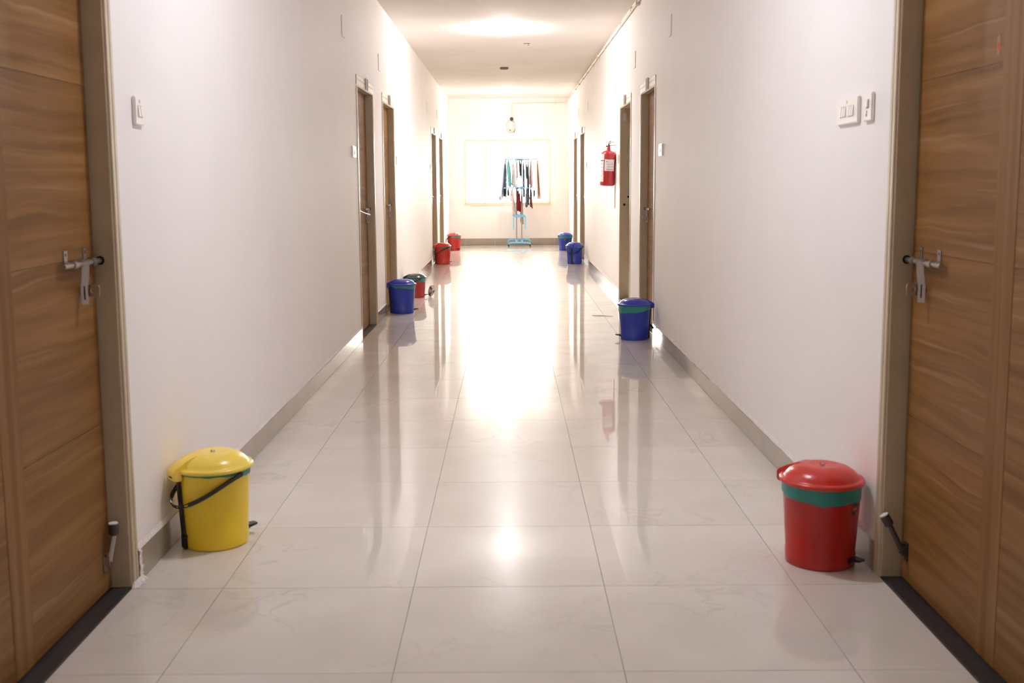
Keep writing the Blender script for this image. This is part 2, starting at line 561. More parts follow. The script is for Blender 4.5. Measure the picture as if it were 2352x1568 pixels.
t = MB(); t.box(-W2 - .03, W2 + .03, -.018, .02, -.02, 0); t.build('window_sill', M_WINF, win, smooth=False, )

# ---- doors
FW = 0.052     # width of the frame face


def jamb_poly(near):
    """section of the frame member: a = depth into wall, b = distance from the outer edge towards the opening"""
    return [(-.006, 0), (-.006, .016), (-.003, .018), (-.003, .0205), (-.006, .0225), (-.006, FW - .012), (-.004, FW - .009), (-.001, FW - .009),
            (.001, FW - .006), (.001, FW - .001), (.004, FW), (.115, FW), (.115, FW + .012), (.14, FW + .012), (.14, 0)]


def make_door(idx, label, near_detail):
    s, d0, d1 = DOORS[idx]
    rt_ = thing('door_%d' % (idx + 1), label, 'door', P(s, 0, (d0 + d1) / 2, 0), kind='structure')
    yo = (d0 + d1) / 2
    hw = (d1 - d0) / 2

    def L(dep, d, z): return (s * dep, d - yo, z)

    def lb(mb, a0, a1, y0, y1, z0, z1): return mb.box(s * a0, s * a1, y0 - yo, y1 - yo, z0, z1)
    # frame
    for near in (True, False):
        mb = MB()
        e = d0 if near else d1
        sg = 1 if near else -1
        mb.prism(jamb_poly(near), lambda a, b, t: L(a, e + sg * b, t), 0, ZD - FW * 1.6)
        jb = mb.build('jamb', M_FRAME, rt_, smooth=False)
        mb = MB(); lb(mb, -.0035, -.0015, e + sg * .0183, e + sg * .0202, .05, ZD - .1)
        mb.build('groove', M_FRAMED, jb, smooth=False)  # dark brown strip laid along the groove
        if idx in (0, 5) or idx == OPEN_DOOR:
            mb = MB(); lb(mb, .0002, .0012, e + sg * (FW - .0085), e + sg * (FW - .0062), .02, ZD - .12)
            mb.build('corner_line', M_FRAMED, jb, smooth=False)  # thin dark brown line along the frame corner
    mb = MB()
    hd = FW * 1.6
    mb.prism([(-.006, 0), (-.006, .03), (-.003, .032), (-.003, .035), (-.006, .038), (-.006, hd - .010), (.004, hd), (.115, hd), (.115, hd + .012), (.14, hd + .012), (.14, 0)],
             lambda a, b, t: L(a, t, ZD - b), d0, d1)
    mb.build('frame_head', M_FRAME, rt_, smooth=False)
    mb = MB(); lb(mb, 0, .14, d0 + FW, d1 - FW, -.004, .004)
    mb.build('threshold', M_GRANITE, rt_, smooth=False, bevel=.0015, seg=1)
    # leaf
    a, b = d0 + FW + .005, d1 - FW - .009
    z0, z1 = .010, ZD - hd - .004
    lf_off = None
    leaf_dep = .060
    if idx == OPEN_DOOR:
        # swung into the room about the near jamb
        piv = Vector(L(.085, a, 0))
        rotm = Matrix.Translation(piv) @ Matrix.Rotation(math.radians(-96), 4, 'Z') @ Matrix.Translation(-piv)
    mb = MB(); lb(mb, leaf_dep + .004, leaf_dep + .036, a, b, z0, z1)
    leaf = mb.build('leaf', M_CORE, rt_, smooth=False)
    w_ = b - a
    seams = [z0, .536, 1.046, 1.554, z1]
    # columns: strip, upright stile, broad field next to the bolt
    c1, c2 = a + .30 * w_, a + .42 * w_
    cols = [(a, c1), (c2, b)]
    for (u, v) in cols:
        for k in range(4):
            mb = MB(); lb(mb, leaf_dep, leaf_dep + .0045, u + .0007, v - .0007, seams[k] + .0007, seams[k + 1] - .0007)
            mb.build('panel', M_WOODH, leaf, smooth=False)
    mb = MB(); lb(mb, leaf_dep - .0008, leaf_dep + .0045, c1 + .0007, c2 - .0007, z0, z1)
    mb.build('stile', M_WOODV, leaf, smooth=False)
    # slide bolt
    zb = 1.035 if s < 0 else 1.018
    e = d1 - FW
    ln = .295
    st = e + .020 - ln + (0.0 if s < 0 else .005)
    if idx == OPEN_DOOR:
        st -= .10
    bolt = None
    rd = leaf_dep - .016
    mb = MB(); mb.tube([L(rd, st, zb), L(rd, st + ln, zb)], .0080, 14)
    bolt = mb.build('slide_bolt', M_STEEL, leaf if idx == OPEN_DOOR else rt_)
    for k, q in enumerate((st + .075, st + .215)):
        mb = MB(); mb.tube([L(rd, q - .012, zb), L(rd, q + .012, zb)], .0115, 14)
        yy = q - .022
        lb(mb, leaf_dep - .003, leaf_dep - .0005, yy - .012, yy + .012, zb + .008, zb + .042)
        lb(mb, leaf_dep - .0135, leaf_dep - .0005, yy - .012, yy + .012, zb + .006, zb + .0085)
        if k: lb(mb, leaf_dep - .003, leaf_dep - .0005, yy - .012, yy + .012, zb - .040, zb - .008)
        mb.build('bolt_guide', M_STEEL, bolt)
        mb = MB(); mb.tube([L(leaf_dep - .003, yy, zb + .031), L(leaf_dep - .0036, yy, zb + .031)], .0045, 10)
        mb.build('screw', M_DKSTEEL, bolt)
    q = st + .132
    mb = MB()
    pth = [L(rd - .009, q, zb + .006), L(rd - .0105, q, zb - .004), L(rd - .009, q - .001, zb - .03), L(rd - .004, q - .004, zb - .075), L(rd - .006, q - .006, zb - .118)]
    mb.band(pth, [(-.8 * s, .6, 0)] * 5, .021, .003)
    mb.band([L(rd - .009, q, zb + .006), L(rd, q, zb + .0105), L(rd + .009, q, zb + .006)], [(0, 1, 0)] * 3, .030, .002)
    strap = mb.build('hasp_strap', M_STEEL, bolt)
    mb = MB()
    sl = [Vector(p_) + Vector((-.6 * s, -.8, 0)) * .0019 for p_ in (L(rd - .0045, q - .0035, zb - .064), L(rd - .0058, q - .0056, zb - .104))]
    mb.band(sl, [(-.8 * s, .6, 0)] * 2, .0035, .001)
    mb.build('strap_slot_shade', M_HOLE, bolt, smooth=False)
    # lug with padlock hole, standing out of the leaf
    mb = MB()
    outer, inner = [], []
    ca, cb_ = leaf_dep - .038, zb - .080
    for k in range(16):
        an = 2 * PI * k / 16
        ox, oz = math.cos(an), math.sin(an)
        sc_ = 1 / max(abs(ox), abs(oz))
        outer.append((ca - ox * min(sc_, 1.25) * .020, cb_ + oz * min(sc_, 1.3) * .018)); inner.append((ca - ox * .0065, cb_ + oz * .0065))
    vs = []
    for t_ in (-.0015, .0015):
        vs += [L(x_, q + .016 + t_, z_) for x_, z_ in outer] + [L(x_, q + .016 + t_, z_) for x_, z_ in inner]
    fs = []
    for k in range(16):
        k2 = (k + 1) % 16
        fs += [(k, k2, 16 + k2, 16 + k), (32 + k, 48 + k, 48 + k2, 32 + k2), (k, 32 + k, 32 + k2, k2), (16 + k, 16 + k2, 48 + k2, 48 + k)]
    mb.add(vs, fs)
    lb(mb, leaf_dep - .020, leaf_dep - .0005, q + .0145, q + .0175, cb_ - .012, cb_ + .012)
    mb.build('padlock_lug', M_STEEL, bolt, smooth=False)
    # strike hole in the far jamb, its dark inside painted as a black disc
    if near_detail or idx in (1, 2, 6, OPEN_DOOR):
        mb = MB()
        mb.tube([L(rd, e - .0002, zb), L(rd, e - .0009, zb)], .0135, 16)
        mb.build('strike_hole_shade', M_HOLE, rt_)
    if near_detail:
        # hinged foot stop near the bottom of the leaf
        y_ = e - .055
        mb = MB()
        lb(mb, leaf_dep - .004, leaf_dep - .0005, y_ - .014, y_ + .014, .075, .135)
        lb(mb, leaf_dep - .020, leaf_dep - .004, y_ - .012, y_ - .008, .095, .125)
        lb(mb, leaf_dep - .020, leaf_dep - .004, y_ + .008, y_ + .012, .095, .125)
        st_ = mb.build('door_stop', M_STEEL if s < 0 else M_DKSTEEL, rt_, smooth=False)
        hx = leaf_dep - .014
        if s < 0:
            p0, p1 = L(hx, y_, .108), L(hx - .012, y_ + .018, .185)
            p2 = L(hx - .012, y_ + .018, .222)
        else:
            p0, p1 = L(hx, y_, .105), L(hx - .034, y_ + .02, .182)
            p2 = L(hx - .052, y_ + .025, .214)
        mb = MB(); mb.tube([p0, p1], [.0095, .008], 10); mb.build('stop_arm', M_STEEL if s < 0 else M_DKSTEEL, st_)
        v0, v1 = Vector(p1), Vector(p2)
        mb = MB(); mb.tube([v0, v0.lerp(v1, .15), v0.lerp(v1, .85), v1], [.010, .015, .015, .0145], 16)
        mb.build('rubber_foot', M_DKSTEEL, st_)
        mb = MB(); mb.tube([v1, v1 + (v1 - v0).normalized() * .003], .0142, 16); mb.build('worn_tip', M_PLASTER, st_)
    else:
        # folded plate fixed on the frame head
        q = yo + (.05 if s < 0 else -.02)
        mb = MB()
        lb(mb, -.010, -.0065, q - .05, q + .05, ZD - .078, ZD + .018)
        lb(mb, -.017, -.010, q - .05, q - .047, ZD - .078, ZD + .018)
        lb(mb, -.017, -.010, q + .047, q + .05, ZD - .078, ZD + .018)
        mb.build('head_plate', M_ALU, rt_, smooth=False)
    if idx == 0:
        for y0_, z0_, z1_ in ((.012, 1.80, 1.84), (.008, 1.84, 1.90), (.015, 1.90, 1.96), (.010, 1.96, 2.01)):
            mb = MB(); lb(mb, leaf_dep - .0012, leaf_dep + .004, b - y0_, b + .0004, z0_, z1_); mb.build('chipped_edge', M_CORE, leaf, smooth=False)
    if idx == 5:
        for nm, mt_, ry, rz_, dz, dd in (('ochre_smear', M_YELM, .010, .024, 0, 0), ('red_dot', M_REDM, .0052, .009, -.001, .001)):
            mb = MB()
            n = 18
            poly = [(ry * math.cos(2 * PI * k / n), rz_ * math.sin(2 * PI * k / n) * (1.0 if math.sin(2 * PI * k / n) < 0 else 1.15)) for k in range(n)]
            off = .0004 if nm == 'ochre_smear' else .0009
            mb.prism(poly, lambda p_, q_, t: L(leaf_dep - t, 2.80 + p_, 1.597 + dz + q_), 0, off)
            mb.build(nm, mt_, leaf, smooth=False)
    if idx == OPEN_DOOR:
        leaf.matrix_local = rotm
        mb = MB(); lb(mb, .03, .065, e - .006, e - .0005, 1.90, 1.975)
        lb(mb, .058, .065, e - .012, e - .006, 1.89, 1.985)
        mb.build('keeper_plate', M_ALU, rt_, smooth=False)
        mb = MB(); mb.tube([L(.085, e - .0005, 1.10), L(.085, e - .0025, 1.10)], .011, 12); mb.build('strike_hole_shade', M_HOLE, rt_)
        mb = MB(); lb(mb, .100, .1145, e - .0005, e - .0020, .20, .78); mb.build('gap_shade_strip', M_FRAMED, rt_, smooth=False)  # painted strip, stands in for the dark room seen through the gap
        for a0_, z0_, z1_ in ((.070, 1.55, 1.66), (.0695, 1.35, 1.50), (.073, .92, 1.04), (.076, .70, .78)):
            mb = MB(); lb(mb, a0_, a0_ + .003, e - .0004, e - .0010, z0_, z1_); mb.build('stain', M_STAIN, rt_, smooth=False)
    if idx == 1:
        # bright lever of the bolt left sticking up
        mb = MB(); mb.tube([L(.055, 8.80, 1.06), L(.030, 9.15, 1.015), L(.012, 9.42, .99)], .006, 8); mb.build('loose_rod', M_ALU, rt_)
    return rt_


DL = ['brown wood grain door with slide bolt next to the yellow bin',
      'brown door in cream frame just before the blue bin and red bin pair',
      'brown door in cream frame behind the blue bin by the dark lidded bin',
      'brown door in cream frame behind the nearer red bin, deep in the corridor',
      'brown door in cream frame closest to the end wall above the farther red bin',
      'brown wood grain door with a red dot next to the big red bin',
      'brown door in cream frame behind the blue bin with pedal in view',
      'doorway standing open into a dark room beside the fire extinguisher',
      'brown door in cream frame beside the blue bin with hanging handle',
      'brown door in cream frame beside the farthest blue bin']
for i in range(10):
    make_door(i, DL[i], i in (0, 5))

# crumbled mortar at the foot of the near door frame
mb = MB()
n = 14
vs, fs = [], []
rr = random.Random(3)
for k in range(n):
    a = PI * k / (n - 1)
    q = .030 + rr.uniform(-.008, .010)
    vs.append((XL + .003 + q * 0.8 * math.sin(a), 3.335 + .055 * math.cos(a) - .005, .0012))
for k in range(n):
    a = PI * k / (n - 1)
    vs.append((XL + .002 + .010 * math.sin(a), 3.335 + .035 * math.cos(a) - .005, .014 + rr.uniform(0, .008)))
for k in range(n - 1):
    fs.append((k, k + 1, n + k + 1, n + k))
fs.append(tuple(range(n, 2 * n)))
mb.add(vs, fs)
mb.build('mortar_lump', M_PLASTER, WALL_L, smooth=False)
mb = MB()
vs, fs = [], []
NR, NC = 12, 6
for i in range(NR + 1):
    z_ = .012 + .098 * i / NR
    wd = .030 + .010 * math.sin(2.1 * i) + rr.uniform(-.003, .003)
    for k in range(NC + 1):
        edge = k == NC or i in (0, NR)
        vs.append((XL + (.0005 if edge else .0098 + rr.uniform(-.0012, .0018)), 3.337 + wd * k / NC, z_))
for i in range(NR):
    for k in range(NC):
        q = i * (NC + 1) + k
        fs.append((q, q + 1, q + NC + 2, q + NC + 1))
mb.add(vs, fs)
mb.build('mortar_patch', M_PLASTER, WALL_L, smooth=False)

# ------------------------------------------------------------------ ceiling lamps
def lamp(label, d, lit, x=-.05, glow=None):
    r = thing('ceiling_lamp', label, 'lamp', (x, d, ZC))
    mb = MB(); mb.lathe([(.048, 0), (.048, -.012), (.044, -.014), (.034, -.016), (.032, -.018), (.030, -.019)], 24)
    mb.build('lamp_base', M_WHITEP if lit else M_DKSTEEL, r)
    if lit:
        mb = MB()
        prof = [(.070 * math.cos(q), -.047 - .033 * math.sin(q)) for q in [(-62 + 152 * k / 12) * PI / 180 for k in range(13)]]
        prof[-1] = (.0001, -.080)
        mb.lathe(prof, 20)
        mb.build('bulb', glow or M_LIT, r)
    else:
        mb = MB(); mb.lathe([(.062, -.004), (.062, -.020), (.055, -.026), (.030, -.026), (.030, -.012)], 24, close=False); mb.build('rim', M_FRAMED, r)
    return r


lamp('glowing flattened globe lamp on the ceiling, halfway down the corridor', 12.05, True, glow=M_LITM)
lamp('dark unlit lamp holder on the ceiling beyond the glowing bulb', 16.09, False, -.065)
lamp('glowing ceiling bulb over the near pair of bins, above the view', 3.98, True)
lamp('glowing ceiling bulb closest to the end wall', 20.13, True, glow=M_LITF)
lamp('glowing ceiling bulb far behind the viewer', -4.10, True, glow=M_LITB)
mb = MB(); mb.tube([(.18, 13.32, ZC - .006), (.26, 13.32, ZC - .006)], .004, 8); mb.tube([(.235, 13.32, ZC), (.235, 13.32, ZC - .02), (.24, 13.31, ZC - .03)], .004, 8)
tag(mb.build('ceiling_hook', M_FRAMED), 'small dark hook stub on the ceiling between bulb and dark holder', 'hook')

# ------------------------------------------------------------------ switch plates on walls
def switch_plate(s, d0, d1, z0, z1, rockers, label, mark=None, bell=False):
    dc = (d0 + d1) / 2
    r = thing('switch_plate', label, 'switch', P(s, 0, dc, (z0 + z1) / 2), group=None)
    w2, h2 = (d1 - d0) / 2, (z1 - z0) / 2
    def b_(mb, a0, a1, y0, y1, q0, q1): return mb.box(-s * a0, -s * a1, y0, y1, q0, q1)
    mb = MB(); b_(mb, 0, .012, -w2, w2, -h2, h2); mb.build('plate', M_WHITEP, r, bevel=.003, seg=2)
    if rockers:
        groups = rockers
        gw = .030
        for gi, cnt in enumerate(groups):
            gc = (gi - (len(groups) - 1) / 2) * .085
            for k in range(cnt):
                yc = gc + (k - (cnt - 1) / 2) * .022
                mb = MB(); b_(mb, .012, .0125, yc - .0095, yc + .0095, -.020, .017); mb.build('rocker_gap_shade', M_GAP, r, smooth=False)  # shaded gap drawn as a flat beige plate
                mb = MB()
                xs_ = [(.0125, -.0185), (.0165, -.0185), (.0135, .0155), (.0125, .0155)]
                mb.prism([(a, z) for a, z in xs_], lambda a, z, t: (-s * a, yc + t, z), -.0082, .0082)
                mb.build('rocker', M_WHITEP, r, smooth=False)
    if bell:
        mb = MB(); b_(mb, .012, .0128, -.014, .014, -.005, .024); mb.build('button_gap_shade', M_GAP, r, smooth=False)
        mb = MB(); b_(mb, .0125, .017, -.0125, .0125, -.0035, .0225); mb.build('button', M_WHITEP, r, bevel=.002)
        mb = MB(); mb.tube([(-s * .012, .004, -.016), (-s * .0126, .004, -.016)], .0045, 10); mb.tube([(-s * .012, .007, -.026), (-s * .0124, .007, -.026)], .006, 10)
        mb.build('scorch_mark', M_FRAMED, r)
    if mark:
        mb = MB(); mb.tube([(-s * .012, mark[0], mark[1]), (-s * .0128, mark[0], mark[1])], .006, 12); mb.build('indicator', mark[2], r)
    return r


switch_plate(-1, 3.500, 3.586, 1.452, 1.543, [2], 'white two rocker switch plate above the yellow bin', (-.002, .030, M_PINKM))
switch_plate(1, 3.683, 3.918, 1.454, 1.543, [3, 3], 'wide white plate with six rockers above the big red bin', (.0, .030, M_PINKM))
switch_plate(1, 3.543, 3.624, 1.453, 1.545, None, 'narrow scorched bell plate between the six rocker plate and the door frame', bell=True)
switch_plate(-1, 8.34, 8.50, 1.46, 1.545, [2], 'small white switch plate just before the left blue bin door frame')
switch_plate(-1, 11.58, 11.74, 1.458, 1.545, [2], 'small white switch plate just past the door by the dark lidded bin')
switch_plate(-1, 16.54, 16.70, 1.458, 1.545, [2], 'small white switch plate before the door by the nearer red bin')
switch_plate(1, 8.39, 8.555, 1.458, 1.55, [2], 'small white switch plate above the blue bin with pedal in view')
switch_plate(1, 16.64, 16.82, 1.462, 1.55, [2], 'small white switch plate above the blue bin with hanging handle')
switch_plate(1, 11.74, 11.82, 1.455, 1.552, [1], 'small switch plate between the fire extinguisher and the open doorway')

for s, ds in ((-1, [(7.975, 2.312, 'faint square cover plate high on the plain wall above and beyond the yellow bin'), (10.15, 2.29, 'square cover plate above the gap between the two doors by the left blue bin'),
                    (11.97, 2.316, 'square cover plate above the wall just past the dark lidded bin'), (16.03, 2.292, 'square cover plate above the wall before the nearer red bin'), (18.22, 2.311, 'square cover plate between the last two doors above the red bins')]),
              (1, [(8.02, 2.309, 'faint square cover plate high on the plain wall beyond the six rocker plate'), (10.255, 2.311, 'square cover plate above the gap between open doorway and nearer closed door'),
                   (12.09, 2.284, 'square cover plate high above the fire extinguisher'), (16.395, 2.301, 'square cover plate high above the blue bin with hanging handle'), (18.595, 2.34, 'square cover plate between the last two doors above the farthest blue bin')])):
    for d, z, lab in ds:
        mb = MB(); mb.box(0, -s * .007, 0, .13, -.075, .075)
        o = mb.build('cover_plate', M_WALL, loc=P(s, 0, d, z + .075), bevel=.002, seg=1)
        tag(o, lab, 'cover plate', 'blank cover plates high on the walls')

# ------------------------------------------------------------------ surface wiring along the ceiling edge and end wall
r = thing('wiring_conduit', 'thin cream conduit run along the ceiling edge and across the end wall', 'conduit', (XR, 12, 2.87))
mb = MB(); mb.tube([(-.016, -18, 0.0), (-.016, -2, -.008), (-.016, 2.4, .004), (-.016, 9.95, .012)], .0125, 10); mb.build('pipe', M_CREAMP, r)
mb = MB(); mb.tube([(-.016, 9.95, .012), (-.06, 9.955, -.035), (-.5, 9.955, -.035), (-1.10, 9.955, -.045), (-1.125, 9.955, -.06), (-1.128, 9.955, -.33)], .011, 10); mb.build('pipe', M_CREAMP, r)
for q, zz in ((-2.0, -.008), (2.4, .004), (8.66, .011), (-6.1, -.004)):
    mb = MB(); mb.tube([(-.001, q, zz), (-.034, q, zz)], .033, 18); mb.tube([(-.034, q, zz), (-.037, q, zz)], .028, 18); mb.build('junction_box', M_CREAMP, r)
for k in range(16):
    q = -5.4 + k * .97
    mb = MB(); mb.box(-.031, -.0005, q - .008, q + .008, -.020, .024); mb.build('clip', M_CREAMP, r, smooth=False, bevel=.004, seg=1)
for q in (-.25, -.62, -.95):
    mb = MB(); mb.box(q - .01, q + .01, 9.94, 9.9795, -.065, -.018); mb.build('clip', M_CREAMP, r, smooth=False)

# coil of spare cable under the conduit
r = thing('cable_coil', 'looped spare cable with grey plug hanging on the end wall above the window', 'cable', (.04, YF, 2.40))
M_CABLE = mat('peach_cable', (0.78, 0.60, 0.47), 0.5)
mb = MB()
for k, (cx_, cz, rx, rz_) in enumerate([(-.02, -.02, .075, .12), (-.005, -.03, .088, .13), (.012, -.02, .07, .115)]):
    mb.tube([(cx_ + rx * math.sin(a), -.015 - .008 * k, cz + rz_ * math.cos(a)) for a in [2 * PI * i / 28 for i in range(29)]], .005, 6)
mb.build('loop', M_CABLE, r)
mb = MB(); mb.tube([(.012, -.001, .115), (.012, -.05, .115)], .036, 18); mb.tube([(.012, -.05, .115), (.012, -.058, .115)], [.03, .012], 18); mb.build('plug', M_DKSTEEL, r)
mb = MB(); mb.box(-.03, .035, -.03, -.0005, .135, .175); mb.build('holder', M_CREAMP, r, bevel=.006)
for pts_, r_ in (([(.035, -.02, .09), (.06, -.02, .05)], .006), ([(.085, -.02, -.08), (.05, -.02, -.155)], .006), ([(-.03, -.02, -.10), (-.01, -.02, -.105)], .010)):
    mb = MB(); mb.tube(pts_, r_, 6); mb.build('tape_wrap', M_DKSTEEL, r)

# ------------------------------------------------------------------ fire extinguisher
M_EXT = mat('extinguisher_red', (0.42, 0.020, 0.024), 0.22, coat=0.4)
M_PAPER = mat('paper_label', (0.78, 0.74, 0.74), 0.6)
M_INK = mat('ink_grey', (0.16, 0.15, 0.17), 0.7)
M_INKB = mat('ink_blue', (0.08, 0.09, 0.34), 0.7)
M_ORANGE = mat('orange_plastic', (0.75, 0.36, 0.04), 0.4)
ex = thing('fire_extinguisher', 'red fire extinguisher with white paper label hanging on the wall', 'extinguisher', (1.086, 12.12, 1.214))
ex.rotation_euler = (0, math.radians(2.2), 0)
RE = .083
mb = MB()
prof = [(.0, .006), (.035, .004), (.062, .0), (.070, .004)] + [(RE - .014 + .014 * math.sin(a), .020 - .016 * math.cos(a)) for a in (0.4, .9, 1.3, PI / 2)]
prof += [(RE, .34)] + [(RE * math.cos(a) * 1.0 + .0 if a < 1.2 else .03, .34 + .052 * math.sin(a)) for a in (.3, .6, .9, 1.15)] + [(.022, .393), (.020, .398)]
mb.lathe(prof, 40)
mb.build('cylinder_body', M_EXT, ex)
mb = MB(); mb.lathe([(.020, .396), (.020, .420), (.016, .424), (.016, .440)], 20); mb.build('neck', M_EXT, ex)
M_MAROON = mat('maroon_paint', (0.10, 0.02, 0.018), 0.4)
mb = MB()
mb.hull8([(-.012, -.008, .428), (.014, -.008, .428), (.014, .008, .428), (-.012, .008, .428), (-.008, -.008, .452), (.016, -.008, .452), (.016, .008, .452), (-.008, .008, .452)])
mb.band([(-.006, 0, .448), (-.002, 0, .468), (.008, 0, .488), (.022, 0, .496)], [(0, 1, 0)] * 4, .018, .007)
mb.band([(-.004, 0, .446), (.004, 0, .458), (.016, 0, .470), (.020, 0, .476)], [(0, 1, 0)] * 4, .018, .006)
mb.build('valve_lever', M_MAROON, ex)
mb = MB(); mb.tube([(-.012, 0, .436), (-.030, 0, .436)], [.007, .010], 12); mb.build('pressure_gauge', M_DKSTEEL, ex)
mb = MB(); mb.tube([(-.026 + .013 * math.cos(a), -.004, .463 + .013 * math.sin(a)) for a in [2 * PI * i / 20 for i in range(21)]], .0018, 6); mb.build('pin_ring', M_STEEL, ex)
mb = MB(); mb.tube([(.012, 0, .483), (.055, .002, .483)], .0035, 8); mb.build('seal_tag', M_ORANGE, ex)
def arc_patch(name, m_, parent, a0, a1, z0, z1, off, n=10):
    mb = MB(); vs, fs = [], []
    for i in range(n + 1):
        a = a0 + (a1 - a0) * i / n
        for r_ in (RE - .001, RE + off):
            for z_ in (z0, z1): vs.append((r_ * math.cos(a), r_ * math.sin(a), z_))
    for i in range(n):
        k = i * 4
        fs += [(k + 2, k + 6, k + 7, k + 3), (k, k + 1, k + 5, k + 4), (k + 1, k + 3, k + 7, k + 5), (k, k + 4, k + 6, k + 2)]
    fs += [(0, 2, 3, 1), (n * 4, n * 4 + 1, n * 4 + 3, n * 4 + 2)]
    mb.add(vs, fs)
    return mb.build(name, m_, parent, ang=50)
lab = arc_patch('paper_label', M_PAPER, ex, math.radians(238), math.radians(316), .165, .290, .0012)
lab['label'] = 'square white paper label'
for (a0, a1, z0, z1) in ((248, 262, .262, .268), (250, 308, .236, .238), (285, 300, .246, .249), (262, 308, .214, .217), (250, 306, .200, .202), (252, 306, .176, .181)):
    arc_patch('print_line', M_INK, lab, math.radians(a0), math.radians(a1), z0, z1, .0017, 5)
lab = arc_patch('side_label', M_PAPER, ex, math.radians(182), math.radians(232), .045, .350, .0008)
lab['label'] = 'long white strip label with blue band'
arc_patch('print_line', M_INKB, lab, math.radians(190), math.radians(232), .272, .282, .0013, 5)
arc_patch('print_line', M_INKB, lab, math.radians(229), math.radians(231.5), .12, .27, .0013, 3)
for z_ in (.24, .20, .16, .11):
    arc_patch('print_line', M_INK, lab, math.radians(192), math.radians(222), z_, z_ + .003, .0013, 4)
mb = MB(); mb.tube([(.018, .0, .450), (.075, 0, .447), (.086, 0, .447)], .003, 8); mb.tube([(.083, -.0, .43), (.082, 0, .50)], .0035, 8)
mb.build('wall_bracket', M_FRAMED, ex)
mb = MB(); mb.tube([(.0, .0, .49), (-.005, .0, .53), (.012, 0, .553), (.035, 0, .556), (.055, 0, .54)], .0014, 6); mb.build('seal_wire', mat('pale_wire', (.62, .45, .35), .5), ex)
mb = MB(); mb.box(XR - .0045, XR, 12.17, 12.19, .97, 1.60)
tag(mb.build('wall_strip', M_YELM), 'narrow ochre strip running down the wall behind the extinguisher', 'strip')

